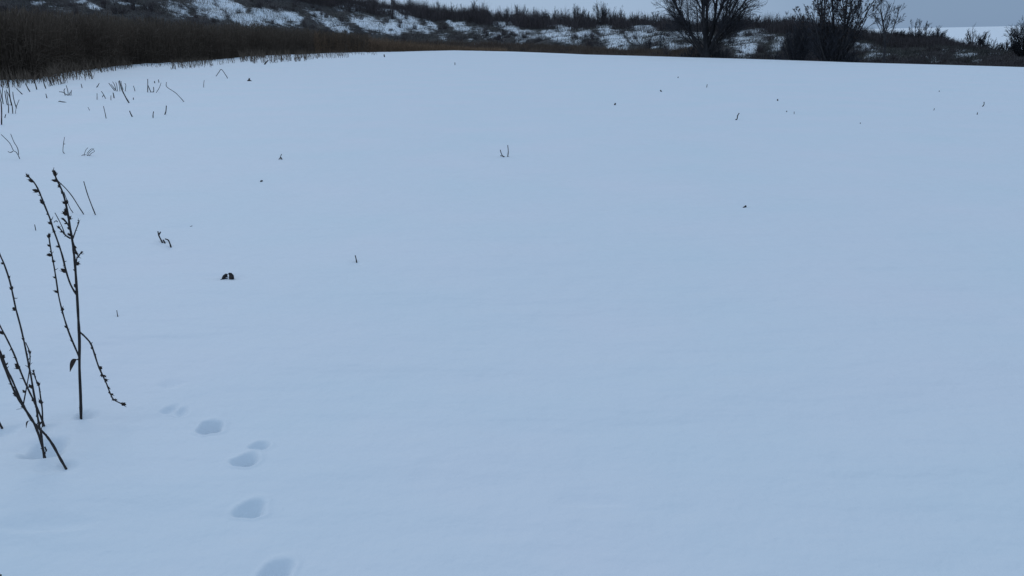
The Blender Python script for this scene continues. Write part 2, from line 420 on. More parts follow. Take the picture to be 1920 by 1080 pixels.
Q = np.stack([i * nc + j, i * nc + j + 1, (i + 1) * nc + j + 1, (i + 1) * nc + j], -1).reshape(-1, 4)
me = mesh_from('hillside', P.reshape(-1, 3), Q, True)
at = me.attributes.new('cover', 'FLOAT', 'POINT'); at.data.foreach_set('value', cov.ravel().astype(np.float32))
tag(link('hillside', me, M_hill), kind='structure')

# far snowy hill beyond the valley
pxh = np.arange(1300, 2700, 12.0)
rows = []
for k, d in enumerate(np.linspace(240, 760, 40)):
    s = k / 39
    ytop = np.interp(pxh, [1300, 1500, 1640, 1750, 1920, 2300, 2700], [66, 58, 54, 52, 48.5, 42, 38])
    py = 112 + (ytop - 112) * (1 - (1 - min(s / .9, 1)) ** 1.35)
    q = at_dist(pxh, py, np.full(len(pxh), d))
    if s > .9: q[:, 2] -= (s - .9) * 60
    rows.append(q)
Pf = np.array(rows); Pf[0, :, 2] = -7
nr, nc = Pf.shape[:2]
i = np.arange(nr - 1)[:, None]; j = np.arange(nc - 1)[None]
Q = np.stack([i * nc + j, i * nc + j + 1, (i + 1) * nc + j + 1, (i + 1) * nc + j], -1).reshape(-1, 4)
tag(link('far_hill', mesh_from('far_hill', Pf.reshape(-1, 3), Q, True), M_snow_pale), kind='structure')

# ------------------------------------------------------------------ stuff: reeds, scrub, dead grass
def unit(v): return v / (np.linalg.norm(v, axis=-1, keepdims=True) + 1e-9)
def blades(P, L, r, lean, bend, g, n=3):
    """bent upright stems: two segments each"""
    m = len(P)
    a = g.uniform(0, 2 * math.pi, m)
    dirv = np.stack([np.cos(a) * lean, np.sin(a) * lean, np.ones(m)], -1); dirv = unit(dirv)
    mid = P + dirv * (L * .55)[:, None]
    d2 = unit(dirv + np.stack([np.cos(a) * bend, np.sin(a) * bend, np.zeros(m)], -1))
    tip = mid + d2 * (L * .45)[:, None]
    v1, q1 = frusta(P, mid, r, r * .8, n); v2, q2 = frusta(mid, tip, r * .8, r * .15, n)
    return np.vstack([v1, v2]), np.vstack([q1, q2 + len(v1)])
def join(parts):
    V = []; Q = []; o = 0
    for v, q in parts: V.append(v); Q.append(q + o); o += len(v)
    return np.vstack(V), np.vstack(Q)
REED_X = [-500, 0, 100, 240, 300, 370, 480, 560, 600, 700, 760, 800, 870, 950]
REED_TOP = [-8, 14, 18, 27, 34, 40, 43, 50, 55, 62, 68, 73, 80, 86]
def reed_patch(name, x0, x1, n, m, label, g, dmax=8.5, hs=1.0, tail=False):
    px = x0 + (x1 - x0) * (g.uniform(0, 1, n) ** (1.6 if tail else 1))
    az = np.arctan((px - 960) * cT / F)
    de_ = d_edge(az)
    off = np.abs(g.normal(0, 1, n)) * .5 + g.uniform(0, 1, n) ** 1.5 * np.minimum(dmax, margin(az) + 3)
    d = de_ + off - .1
    x = d * np.sin(az); y = d * np.cos(az)
    z = zf(x, y)
    top = np.interp(px, REED_X, REED_TOP)
    L = (at_dist(px, top, d)[:, 2] - z) * g.uniform(.42, 1.07, n) * hs
    L *= 1 + .14 * fbm(px / 23, off / 2, 41, 3) - .06
    L = np.maximum(L, .3)
    if tail:
        L *= np.interp(px, [620, 700, 780, 860, 960], [1, .95, .75, .6, .35]) * g.uniform(.6, 1, n); L = np.maximum(L, .2)
    Pb = np.stack([x, y, z - .05], -1)
    parts = [blades(Pb, L, g.uniform(.007, .014, n), g.uniform(0, .12, n), g.uniform(0, .35, n), g)]
    # drooping leaves
    k = g.integers(0, n, int(n * 1.3))
    base = Pb[k] + np.stack([np.zeros(len(k)), np.zeros(len(k)), L[k] * g.uniform(.2, .85, len(k))], -1)
    a = g.uniform(0, 2 * math.pi, len(k)); el = g.uniform(-.5, 1.4, len(k)); ll = g.uniform(.25, .6, len(k))
    dv = np.stack([np.cos(a) * np.cos(el), np.sin(a) * np.cos(el), np.sin(el)], -1)
    parts.append(frusta(base, base + dv * ll[:, None], np.full(len(k), .012), np.full(len(k), .002), 3))
    # feathery heads
    k = g.integers(0, n, int(n * .35))
    base = Pb[k] + np.stack([g.normal(0, .05, len(k)), g.normal(0, .05, len(k)), L[k] * .93], -1)
    parts.append(frusta(base, base + np.array([0.03, 0, .22]) + g.normal(0, .05, (len(k), 3)), np.full(len(k), .022), np.full(len(k), .004), 3))
    Vv, Qq = join(parts)
    return tag(link(name, mesh_from(name, Vv, Qq), m), label, 'reeds', kind='stuff')
g = np.random.default_rng(3)
reed_patch('reed_bed', -420, 690, 46000, M_reed, 'tall dark brown dry reed bed along the left edge of the snow', g)
reed_patch('tawny_reed_bed', 590, 950, 11000, M_reedb, 'tawny brown lower reeds at the far end of the dark reed bed', g, 5, tail=True)

# fringe of thin stems standing in the snow before the reeds
def fringe(g, spans):
    parts = []
    for (x0, x1, ya, yb, n, h0, h1) in spans:
        px = g.uniform(x0, x1, n); t = g.uniform(0, 1, n) ** 1.4
        lo = np.interp(px, EX, EY)
        py = lo + ya + (yb - ya) * t
        cl = vnoise(px / 9, py / 3, 51); keep = cl > -.45
        px, py = px[keep], py[keep]; n = len(px)
        q = at_height(px, py, 0.0); q[:, 2] = zf(q[:, 0], q[:, 1]) - .03
        L = g.uniform(h0, h1, n)
        parts.append(blades(q, L, g.uniform(.006, .015, n), np.abs(g.normal(0, .28, n)), g.normal(0, .45, n), g))
    return join(parts)
spans = [(-60, 45, 0, 18, 230, .25, .8), (40, 95, -1, 10, 150, .2, .6), (90, 175, -1, 21, 330, .35, .9), (170, 245, -1, 9, 210, .25, .8), (240, 330, 0, 8, 110, .12, .4), (320, 400, 0, 14, 330, .15, .55), (395, 440, 0, 11, 110, .12, .4),
         (450, 500, -1, 10, 300, .2, 1.1), (470, 520, 0, 15, 380, .15, .8), (520, 575, -1, 14, 420, .2, .9), (570, 660, -1, 11, 460, .15, .7), (660, 715, -1, 6, 120, .12, .5)]
Vv, Qq = fringe(np.random.default_rng(8), spans)
tag(link('grass_fringe', mesh_from('grass_fringe', Vv, Qq), M_reed), 'thin dry grass stems poking from snow along the foot of the reeds', 'dry grass', kind='stuff')

def scrub(name, px, t, h, m, label, cat, g, k=7, rad=(.010, .020), spread=.45, jit=.35):
    Pb, _ = bank_pt(px, t)
    n = len(px)
    idx = np.repeat(np.arange(n), k)
    B = Pb[idx] + np.stack([g.normal(0, jit, n * k), g.normal(0, jit, n * k), np.full(n * k, -.08)], -1)
    L = h[idx] * g.uniform(.45, 1.05, n * k)
    return tag(link(name, mesh_from(name, *blades(B, L, g.uniform(*rad, n * k), np.abs(g.normal(0, spread, n * k)), g.normal(0, .35, n * k), g)), m), label, cat, kind='stuff')
g = np.random.default_rng(17)
# scrub over the bank, leaving the snow patches open
n = 42000
px = g.uniform(-320, 2250, n); t = g.uniform(0, .97, n)
_, py = bank_pt(px, t)
cv = cover(px, py)
keep = g.uniform(0, 1, n) > np.clip(cv * 1.02 - .02, 0, .93)
px, t, cv = px[keep], t[keep], cv[keep]
foot = np.clip(1 - t / .22, 0, 1)
P0_, _ = bank_pt(px, t)
clump = np.clip(.55 + .75 * fbm(P0_[:, 0] / 2.2, P0_[:, 1] / 2.6, 91, 3), .12, 1.5)
h = (g.uniform(.35, .95, len(px)) * clump + .3 * foot) * (1 - .45 * cv) * np.interp(px, [900, 1050, 1300, 1900], [1, .72, .72, .5])
scrub('bank_scrub', px, t, h, M_brush, 'low dark scrub covering the bank between snow patches', 'scrub', g, k=7)
# rounded clumps of bushes dotted over the bank
n = 520
pc = g.uniform(-250, 2050, n); tcn = g.uniform(.03, .95, n)
_, py = bank_pt(pc, tcn); cvc = cover(pc, py)
kp = g.uniform(0, 1, n) > cvc * .72
pc, tcn = pc[kp], tcn[kp]
Pc, _ = bank_pt(pc, tcn)
kk = 60
rad_c = g.uniform(.25, .8, len(pc)) * np.interp(pc, [1100, 1900], [1, .6]); hc = g.uniform(.5, 1.5, len(pc)) * np.interp(pc, [900, 1050, 1300, 1900], [1, .75, .75, .55])
ix = np.repeat(np.arange(len(pc)), kk)
B = Pc[ix] + np.stack([g.normal(0, .18, len(ix)), g.normal(0, .18, len(ix)), np.full(len(ix), -.08)], -1)
lean_ = np.abs(g.normal(0, 1, len(ix))) * (rad_c / hc)[ix]
tag(link('bank_clumps', mesh_from('bank_clumps', *blades(B, hc[ix] * g.uniform(.5, 1.05, len(ix)), g.uniform(.009, .018, len(ix)), lean_, g.normal(0, .3, len(ix)), g)), M_brush), 'dark rounded bush clumps dotted over the snowy bank', 'scrub', kind='stuff')
# pale dead grass all through the scrub
n = 16000
px = g.uniform(-250, 2100, n); t = g.uniform(.03, .95, n)
P0_, _ = bank_pt(px, t)
kp = fbm(P0_[:, 0] / 3.2, P0_[:, 1] / 3.2, 95, 3) > .02
px, t = px[kp], t[kp]
scrub('mixed_grass', px, t, g.uniform(.3, .85, len(px)) * np.interp(px, [900, 1050, 1300, 1900], [1, .72, .72, .5]), M_grass2, 'grey brown dead grass mixed through the scrub of the bank', 'dry grass', g, k=6, rad=(.008, .018), spread=.5)
# tawny grass along the foot of the bank
n = 5200
px = g.uniform(560, 1330, n); t = g.uniform(0, .2, n) ** 1
scrub('foot_grass', px, t, g.uniform(.4, 1.0, n) * np.interp(px, [560, 900, 1330], [1.5, 1.1, .65]), M_foot, 'brown dead grass strip along the foot of the bank', 'dry grass', g, k=7, spread=.25)
# grass tufts showing through the patches
n = 42000
px = g.uniform(-100, 2000, n); t = g.uniform(0.02, 1, n)
_, py = bank_pt(px, t); cv = cover(px, py)
keep = (cv > .2) & (g.uniform(0, 1, n) < .95 - .42 * cv)
px, t = px[keep], t[keep]
scrub('bank_grass', px, t, g.uniform(.15, .7, len(px)) * (1.15 - .4 * cv[keep]), M_grass, 'pale dead grass tufts poking through the snow patches of the bank', 'dry grass', g, k=5, rad=(.008, .016), spread=.6)
# thicket on the ridge
n = 26000
px = g.uniform(-300, 2250, n); t = g.uniform(.80, 1.12, n)
_, py = bank_pt(px, t); cv = cover(px, py)
keep = (g.uniform(0, 1, n) > cv * 1.25) | (t > .965)
px, t = px[keep], t[keep]
hp = np.interp(px, TX, RH) * bank_t(px) / F
h = hp * g.uniform(.5, 1.15, len(px)) * (1 + .25 * vnoise(px / 14, t * 0, 61) + .22 * vnoise(px / 5, t * 0, 62))
scrub('ridge_thicket', px, t, h, M_brush, 'dark bare thicket running along the top of the bank', 'thicket', g, k=8, rad=(.010, .022), spread=.22)

# ------------------------------------------------------------------ trees and bushes
def grow(out, p, d, L, r, lev, g, prm):
    n = prm['seg'][lev]
    step = L / n
    pts = [(p, r)]
    d = np.array(d, float)
    for k in range(n):
        d = d + g.normal(0, prm['wob'][lev], 3) + np.array([0, 0, prm['up'][lev]])
        d /= np.linalg.norm(d)
        q = p + d * step
        r2 = r * (1 - .75 * (k + 1) / n) if lev == prm['lev'] else r * (1 - (.55 * (k + 1) / n))
        out.append((p, q, r if k == 0 else rl, max(r2, prm['rmin']), lev))
        rl = max(r2, prm['rmin'])
        p = q; pts.append((p, rl))
    if lev < prm['lev']:
        for c in range(prm['kids'][lev]):
            f = g.uniform(prm['from'][lev], 1.0) * n
            a = min(int(f), n - 1); fr = f - a
            q = pts[a][0] * (1 - fr) + pts[a + 1][0] * fr
            dd = pts[a + 1][0] - pts[a][0]; dd /= np.linalg.norm(dd)
            ax = np.cross(dd, g.normal(0, 1, 3)); ax /= np.linalg.norm(ax)
            ang = g.uniform(*prm['ang'][lev])
            nd = dd * math.cos(ang) + ax * math.sin(ang)
            grow(out, q, nd, L * g.uniform(*prm['len'][lev]) * (1.15 - .5 * f / n), max(pts[a][1] * prm['thin'][lev], prm['rmin']), lev + 1, g, prm)
def seg_mesh(name, segs, n):
    return mesh_from(name, *frusta([s[0] for s in segs], [s[1] for s in segs], [s[2] for s in segs], [s[3] for s in segs], n))
def tree(name, label, base, limbs, prm, seed, cat='tree', group=None, split=1, trunk=None, leaves=0, barkmat=None):
    g = np.random.default_rng(seed)
    segs = []
    for (dx, dy, L, r, off) in limbs:
        o = np.array(off, float)
        grow(segs, o, np.array([dx, dy, 1.0]) / math.sqrt(dx * dx + dy * dy + 1), L, r, 0, g, prm)
    if trunk:
        for (a, b, ra, rb) in trunk: segs.append((np.array(a, float), np.array(b, float), ra, rb, 0))
    root = tag(link(name, None, None, None, base), label, cat, group)
    link('trunk', seg_mesh('trunk', [s for s in segs if s[4] <= split], 6), barkmat or M_bark, root)
    tw = [s for s in segs if s[4] > split]
    link('crown', seg_mesh('crown', tw, 3), M_twig, root)
    if leaves:
        sel = [tw[k] for k in g.integers(0, len(tw), leaves)]
        Pb = np.array([s[0] * .4 + s[1] * .6 for s in sel]); dv = unit(g.normal(0, 1, (leaves, 3)) + np.array([0, 0, .6]))
        ll = g.uniform(.07, .20, leaves)
        v1, q1 = frusta(Pb, Pb + dv * (ll * .5)[:, None], np.full(leaves, .01), ll * .28, 4)
        v2, q2 = frusta(Pb + dv * (ll * .5)[:, None], Pb + dv * ll[:, None], ll * .28, np.full(leaves, .006), 4)
        link('leaves', mesh_from('leaves', *join([(v1, q1), (v2, q2)])), M_leaf, root)
    return root
def ground_at(px, d):
    az = math.atan((px - 960) * cT / F)
    x, y = d * math.sin(az), d * math.cos(az)
    return Vector((x, y, zf1(x, y)))
PRM = dict(lev=3, seg=[7, 5, 4, 3], wob=[.06, .10, .13, .16], up=[.035, .05, .05, .03], kids=[11, 7, 6, 0], ang=[(.3, .75), (.35, .8), (.3, .8), (0, 0)],
           len=[(.35, .6), (.35, .6), (.4, .7), (0, 0)], thin=[.42, .45, .5, 1], rmin=.0065, **{'from': [.25, .25, .2, 0]})
# the big spreading tree behind the crest
b = ground_at(1326, float(d_edge(math.atan((1326 - 960) * cT / F))) + 5.5)
limbs = []
for (dx, L, r, ox, oz) in [(-.95, 4.6, .10, -.15, 1.3), (-.70, 5.8, .14, -.2, 1.2), (-.55, 6.3, .15, -.2, 1.0), (-.36, 6.8, .17, -.1, 1.6), (-.20, 7.2, .15, -.1, 2.0), (-.06, 7.6, .17, 0, 2.2), (.10, 7.4, .16, .1, 2.0),
                           (.24, 7.0, .15, .15, 1.8), (.42, 6.6, .14, .2, 1.6), (.62, 5.8, .12, .2, 1.7), (.85, 5.2, .10, .25, 1.5), (1.15, 4.2, .08, .25, 1.5), (-1.25, 3.8, .07, -.2, 1.8), (.3, 5.0, .10, .3, 1.2), (-.1, 5.6, .11, 0, 1.4), (-.8, 4.4, .07, -.2, .9), (.75, 4.4, .07, .2, .9), (-.45, 4.8, .08, -.1, .8), (.5, 4.6, .08, .15, .8), (.15, 5.0, .08, .05, 1.0), (-1.05, 3.4, .05, -.25, 1.1), (1.0, 3.2, .05, .25, 1.0)]:
    limbs.append((dx * 1.0, random.uniform(-.55, .55), L, r * .85, (ox, random.uniform(-.15, .15), oz)))
tree('spreading_tree', 'large bare tree with many limbs fanning from a short thick trunk', b, limbs, PRM, 4,
     trunk=[((0, 0, -.2), (.02, 0, 1.3), .34, .27), ((.02, 0, 1.3), (0, 0, 2.3), .27, .18), ((-.45, .1, -.2), (-.22, .05, 1.5), .17, .13), ((.02, 0, 1.0), (-.25, .05, 1.7), .16, .12), ((.02, 0, 1.0), (.3, 0, 1.9), .16, .11)])
# chunky shrubby tree to its right
P2 = dict(PRM, kids=[9, 5, 4, 0], ang=[(.2, .5), (.25, .6), (.3, .7), (0, 0)], len=[(.3, .5), (.3, .5), (.3, .6), (0, 0)], up=[.05, .09, .08, .04], rmin=.010, wob=[.05, .09, .12, .15])
b = ground_at(1569, float(d_edge(math.atan((1569 - 960) * cT / F))) + 5.0)
limbs = [(dx, random.uniform(-.4, .4), L, .062, (ox, random.uniform(-.5, .5), .2)) for (dx, L, ox) in
         [(-.52, 4.4, -.5), (-.40, 5.2, -.4), (-.28, 5.7, -.3), (-.14, 5.9, -.2), (.02, 6.0, .1), (.10, 6.1, .2), (.20, 5.6, .25), (.36, 5.4, .3), (.46, 5.9, .35), (.55, 3.9, .3), (-.62, 3.4, -.5), (0, 4, 0), (-.3, 3.6, -.2), (.26, 4.2, .2), (-.20, 5.0, -.2), (-.06, 5.4, 0), (.15, 5.5, .15), (.30, 4.6, .2), (-.45, 4.0, -.3)]]
tree('leafy_tree', 'broad upright tree still holding clumps of dark dead leaves', b, limbs, P2, 9, leaves=1000)
# dark bush at its left foot
def bush(name, label, px, d, w, hgt, seed, n=14, group=None, cat='bush', ground=None, prm=None, m=None, parts=True):
    base = ground if ground is not None else ground_at(px, d)
    g = np.random.default_rng(seed)
    prm = prm or dict(PRM, lev=2, seg=[5, 4, 3], kids=[9, 5, 0], ang=[(.2, .6), (.2, .7), (0, 0)], len=[(.3, .55), (.35, .6), (0, 0)], rmin=.010)
    segs = []
    for k in range(n):
        dx = g.uniform(-1, 1); L = hgt * g.uniform(.7, 1.05) * (1 - .25 * abs(dx))
        grow(segs, np.array([dx * .06, g.normal(0, .04), -.1]), unit(np.array([dx * w / hgt * .72, g.normal(0, .3), 1.0])), L, .03, 0, g, prm)
    if not parts:
        return tag(link(name, seg_mesh(name, segs, 3), m or M_twig, None, base), label, cat, group)
    root = tag(link(name, None, None, None, base), label, cat, group)
    link('stems', seg_mesh('stems', [s for s in segs if s[4] == 0], 4), M_bark, root)
    link('twigs', seg_mesh('twigs', [s for s in segs if s[4] > 0], 3), m or M_twig, root)
    return root
def edge_at(px, off): return float(d_edge(math.atan((px - 960) * cT / F))) + off
bush('dark_bush', 'dense dark bush at the left foot of the leafy tree', 1500, edge_at(1500, 6), 3.4, 3.6, 21, 34)
bush('dark_bush', 'dense dark bush filling the foot of the leafy tree', 1550, edge_at(1550, 4), 2.6, 3.0, 22, 30)
bush('dark_bush', 'small dark bush at the right foot of the leafy tree', 1592, edge_at(1592, 6), 2.0, 2.0, 23, 18)
bush('dark_bush', 'dense twiggy bush against the right side of the big spreading tree', 1349, edge_at(1349, 8), 1.9, 3.0, 24, 22)
bush('dark_bush', 'dense dark twigs behind the left limbs of the big spreading tree', 1296, edge_at(1296, 8), 2.0, 2.8, 26, 18)
bush('dark_bush', 'dark bush standing between the spreading tree and the leafy tree', 1455, edge_at(1455, 9), 2.2, 2.6, 25, 18)
# two slim trees
P3 = dict(PRM, lev=3, seg=[8, 4, 3, 3], kids=[12, 5, 3, 0], ang=[(.45, .95), (.3, .8), (.3, .7), (0, 0)], len=[(.28, .48), (.35, .6), (.4, .7), (0, 0)], rmin=.007, up=[.02, .10, .07, .04], **{'from': [.42, .25, .2, 0]})
b = ground_at(1663, edge_at(1663, 3.5))
tree('slim_tree', 'slim bare tree with a single dark trunk standing right of the leafy tree', b, [(.03, 0, 4.15, .095, (0, 0, -.2)), (.22, .1, 2.2, .04, (.05, 0, 1.7))], P3, 31, split=0)
bp, _ = bank_pt(np.array([1654.0]), np.array([.75]))
tree('slim_tree', 'thin forked bare tree rising behind the slim tree', Vector(bp[0]), [(-.02, 0, 2.9, .07, (0, 0, -.2)), (-.35, .1, 2.2, .035, (-.03, 0, .9))], P3, 32, split=0)
# saplings and bushes along the ridge
PS = dict(PRM, lev=2, seg=[6, 4, 3], kids=[10, 4, 0], ang=[(.2, .6), (.3, .7), (0, 0)], len=[(.25, .45), (.35, .6), (0, 0)], rmin=.009, up=[.03, .08, .05], **{'from': [.2, .2, 0]})
def ridge_bush(name, label, px, t, w, h, seed, n, group=None):
    bp, _ = bank_pt(np.array([float(px)]), np.array([t]))
    return bush(name, label, px, 0, w, h, seed, n, group, ground=Vector(bp[0]), prm=PS, parts=False)
ridge_bush('ridge_bush', 'leftmost of two tufted bushes on the ridge above the snowy bank', 1084, 1.0, 2.6, 3.0, 41, 20)
ridge_bush('ridge_bush', 'right one of two tufted bushes on the ridge, beside a pale post', 1127, 1.0, 2.4, 3.2, 42, 20)
ridge_bush('ridge_bush', 'low bushy clump on the ridge right of the frame centre', 1022, 1.0, 2.2, 2.2, 43, 14)
ridge_bush('sapling', 'spindly saplings rising above the right shoulder of the ridge', 1716, .95, 1.4, 2.3, 44, 7)
ridge_bush('sapling', 'short spindly sapling beside the saplings on the right shoulder', 1734, .95, 1.6, 1.8, 45, 8)
ridge_bush('ridge_bush', 'rounded bush on the right shoulder of the ridge before the far snowy hill', 1757, .95, 1.8, 1.5, 46, 14)
ridge_bush('ridge_bush', 'wispy bush standing before the far snowy hill', 1826, .95, 1.5, 2.3, 47, 13)
ridge_bush('ridge_bush', 'small wispy bush right of the other wispy one, before the far hill', 1848, .95, 1.1, 1.8, 48, 10)
ridge_bush('ridge_bush', 'tiny bush low on the far right slope before the hill', 1872, .95, 1.0, .9, 49, 8)
ridge_bush('ridge_bush', 'dark bush cut by the right edge of the frame', 1920, .6, 3.4, 2.9, 50, 60)
ridge_bush('ridge_bush', 'bush on the ridge just left of the leafy tree', 1478, 1.0, 2.2, 1.9, 51, 14)
ridge_bush('sapling', 'upright sapling sticking up from the ridge left of the leafy tree', 1456, 1.0, .5, 2.0, 52, 3)
ridge_bush('ridge_bush', 'low bush right of the big spreading tree on the ridge', 1415, 1.0, 2.0, 1.6, 53, 12)
k = 0
for px in (742, 772, 800, 826, 846, 868, 886, 900, 916, 934, 950, 968, 985, 1002, 1040, 1060, 1103, 1150, 1166, 1185, 1205, 1224):
    k += 1
    ridge_bush('ridge_sapling', 'thin bare sapling in the row along the ridge, left of the spreading tree', px + random.uniform(-4, 4), random.uniform(.95, 1.06), random.uniform(.5, 1.4), random.uniform(2.2, 3.4) * float(np.interp(px, [742, 1000, 1224], [1.05, .95, .72])), 60 + k, random.randint(3, 7), 'saplings along the ridge')
for k, px in enumerate((1686, 1702, 1744, 1772, 1786, 1800, 1812, 1838, 1860, 1884, 1896)):
    ridge_bush('shoulder_bush', 'soft low bare bush in the row along the right shoulder of the ridge', px, random.uniform(.92, 1.05), random.uniform(1.0, 1.8), random.uniform(.75, 1.3), 110 + k, random.randint(13, 19), 'bushes along the right shoulder of the ridge')
# pale slender trunk beside the tufted bush
bp, _ = bank_pt(np.array([1141.0]), np.array([.97]))
r_ = tag(link('pale_trunk', tubes_mesh('pale_trunk', [sweep([(0, 0, -.2), (.01, 0, .8), (-.01, 0, 2.0)], [.06, .055, .045], 6)]), M_pale, None, Vector(bp[0])), 'pale slender bare trunk standing on the ridge beside a tufted bush', 'trunk')
# saplings on the bank in front
for px, t, h, lb in ((1236, .25, 2.3, 'thin dark sapling on the bank left of the spreading tree'), (1217, .2, 2.0, 'second thin dark sapling on the bank, farther left of the spreading tree')):
    bp, _ = bank_pt(np.array([float(px)]), np.array([t]))
    bush('bank_sapling', lb, px, 0, .9, h, int(px), 3, ground=Vector(bp[0]), prm=PS, parts=False)

# ------------------------------------------------------------------ foreground weeds
def pod_mesh(seed):
    """a dry seed head: a ribbed bud in a ring of splayed pointed bracts, one unit long along +Z"""
    g = np.random.default_rng(seed); V = []; Fc = []
    prof = [(0, .05), (.10, .17), (.28, .27), (.48, .28), (.68, .20), (.86, .10), (.97, .03)]
    n = 8
    for (z, r) in prof:
        for k in range(n):
            a = k * 2 * math.pi / n; rr = r * (1 + .16 * (-1) ** k) * g.uniform(.9, 1.1)
            V.append((rr * math.cos(a), rr * math.sin(a), z))
    for s in range(len(prof) - 1):
        for k in range(n): Fc.append((s * n + k, s * n + (k + 1) % n, (s + 1) * n + (k + 1) % n, (s + 1) * n + k))
    for k in range(5):
        a = k * 2 * math.pi / 5 + g.uniform(-.4, .4); out_ = g.uniform(.32, .62); L = g.uniform(.65, 1.15); w = .11
        ca, sa = math.cos(a), math.sin(a); o = len(V)
        b0 = .15; z0 = .2
        V += [(b0 * ca - w * sa, b0 * sa + w * ca, z0), (b0 * ca + w * sa, b0 * sa - w * ca, z0), ((b0 + .07) * ca, (b0 + .07) * sa, z0 - .06),
              ((out_ * .7) * ca - w * .7 * sa, (out_ * .7) * sa + w * .7 * ca, L * .62), ((out_ * .7) * ca + w * .7 * sa, (out_ * .7) * sa - w * .7 * ca, L * .62), ((out_ * .7 + .06) * ca, (out_ * .7 + .06) * sa, L * .58),
              (out_ * ca, out_ * sa, L)]
        Fc += [(o, o + 1, o + 4, o + 3), (o + 1, o + 2, o + 5, o + 4), (o + 2, o, o + 3, o + 5), (o + 3, o + 4, o + 6), (o + 4, o + 5, o + 6), (o + 5, o + 3, o + 6), (o, o + 2, o + 1)]
    me = bpy.data.meshes.new('seed_pod'); me.from_pydata(V, [], Fc); me.update(); me.materials.append(M_pod)
    return me
PODS = [pod_mesh(s) for s in range(5)]

def weed(name, label, base_px, axes, leaves=(), cat='weed', dz=-.06):
    """axes: list of (part name, px points from foot to tip, width0, width1, depth lean, pods[(px,py,size)])"""
    b = on_snow(*base_px); Y = b[1]
    root = tag(link(name, None, None, None, Vector(b)), label, cat)
    g = np.random.default_rng(int(base_px[0] * 7 + base_px[1]))
    for (pname, pts, w0, w1, lean, pods) in axes:
        pts = [tuple(p) for p in pts]
        P = []
        ln = 0
        for q, p in enumerate(pts):
            ln = q / max(len(pts) - 1, 1)
            P.append(at_depth(p[0], p[1], Y + lean[0] + (lean[1] - lean[0]) * ln) - b)
        P = np.array(P)
        if pname == 'stem':
            dd = P[0] - P[1]; dd /= np.linalg.norm(dd); P = np.vstack([P[0] + dd * .10, P])
        sc = Y / F / 2 * 1.12
        rad = np.linspace(w0, w1, len(P)) * sc * 1.02
        tb = [sweep(P, rad, 8, .13, len(P))]
        for q in range(int(len(P) * .9)):
            k = int(g.integers(1, len(P) - 1)) if len(P) > 2 else 0
            f = g.uniform(0, 1); c = P[k] * (1 - f) + P[min(k + 1, len(P) - 1)] * f
            e = P[min(k + 1, len(P) - 1)] - P[max(k - 1, 0)]; e = e / (np.linalg.norm(e) + 1e-9)
            dv = e * g.uniform(.3, 1) + g.normal(0, .55, 3); dv /= np.linalg.norm(dv); l = g.uniform(.006, .018) * Y / 3.3
            tb.append(sweep([c, c + dv * l * .6, c + dv * l + np.array([0, 0, l * .2])], [rad[k] * .75, rad[k] * .45, rad[k] * .2], 5))
        o = link(pname, tubes_mesh(pname, tb), M_stalk, root)
        # the axis' own depth at a given pixel: nearest point
        arr = np.array(pts, float)
        for (x, y, s) in pods:
            dist = np.hypot(arr[:, 0] - x, arr[:, 1] - y); k = int(np.argmin(dist))
            k2 = min(max(k, 1), len(pts) - 2) if len(pts) > 2 else 0
            ln = k / max(len(pts) - 1, 1)
            tgt = at_depth(x, y, Y + lean[0] + (lean[1] - lean[0]) * ln + g.uniform(-.012, .012)) - b
            # attach to the closest point on the axis
            A = P if pname != 'stem' else P[1:]
            best = None
            for q in range(len(A) - 1):
                e = A[q + 1] - A[q]; f = np.clip(np.dot(tgt - A[q], e) / np.dot(e, e), 0, 1); c = A[q] + e * f
                dd = np.linalg.norm((c - tgt)[[0, 2]])
                if best is None or dd < best[0]: best = (dd, c, e / np.linalg.norm(e))
            side = tgt - best[1]
            L = s * 1.38 * Y / F
            dv = best[2] * .9 + (side / (np.linalg.norm(side) + 1e-6)) * min(1.2, .25 + np.linalg.norm(side) / (L * .4)) + g.normal(0, .18, 3)
            dv = Vector(dv).normalized()
            pd = link('seed_pod', PODS[int(g.integers(0, 5))], None, o, Vector(best[1]))
            pd.rotation_mode = 'QUATERNION'; pd.rotation_quaternion = dv.to_track_quat('Z', 'X') @ Quaternion((0, 0, 1), g.uniform(0, 6))
            L *= g.uniform(.8, 1.2); pd.scale = (L * g.uniform(.7, 1.0), L * g.uniform(.7, 1.0), L)
    for (pts, w, dep) in leaves:
        P = np.array([at_depth(x, y, Y + dep * (q % 2)) - b for q, (x, y) in enumerate(pts)])
        W = np.sin(np.linspace(.25, math.pi - .12, len(P))) * w * Y / F / 2
        V = []; Fc = []
        for q, p in enumerate(P):
            tw = .25 + q * .18; sx, sy = math.cos(tw), math.sin(tw)
            V += [tuple(p + np.array([-W[q] * sx, -W[q] * sy, W[q] * .5])), tuple(p + np.array([0, .004, -.001])), tuple(p + np.array([W[q] * sx, W[q] * sy - .004, W[q] * .2]))]
        for q in range(len(P) - 1):
            a = q * 3
            Fc += [(a, a + 1, a + 4, a + 3), (a + 1, a + 2, a + 5, a + 4)]
        me = bpy.data.meshes.new('leaf'); me.from_pydata(V, [], Fc); me.update()
        o = link('leaf', me, M_leaf, root)
        md = o.modifiers.new('thick', 'SOLIDIFY'); md.thickness = .0015
        md = o.modifiers.new('round', 'SUBSURF'); md.levels = 2; md.render_levels = 2
    return root

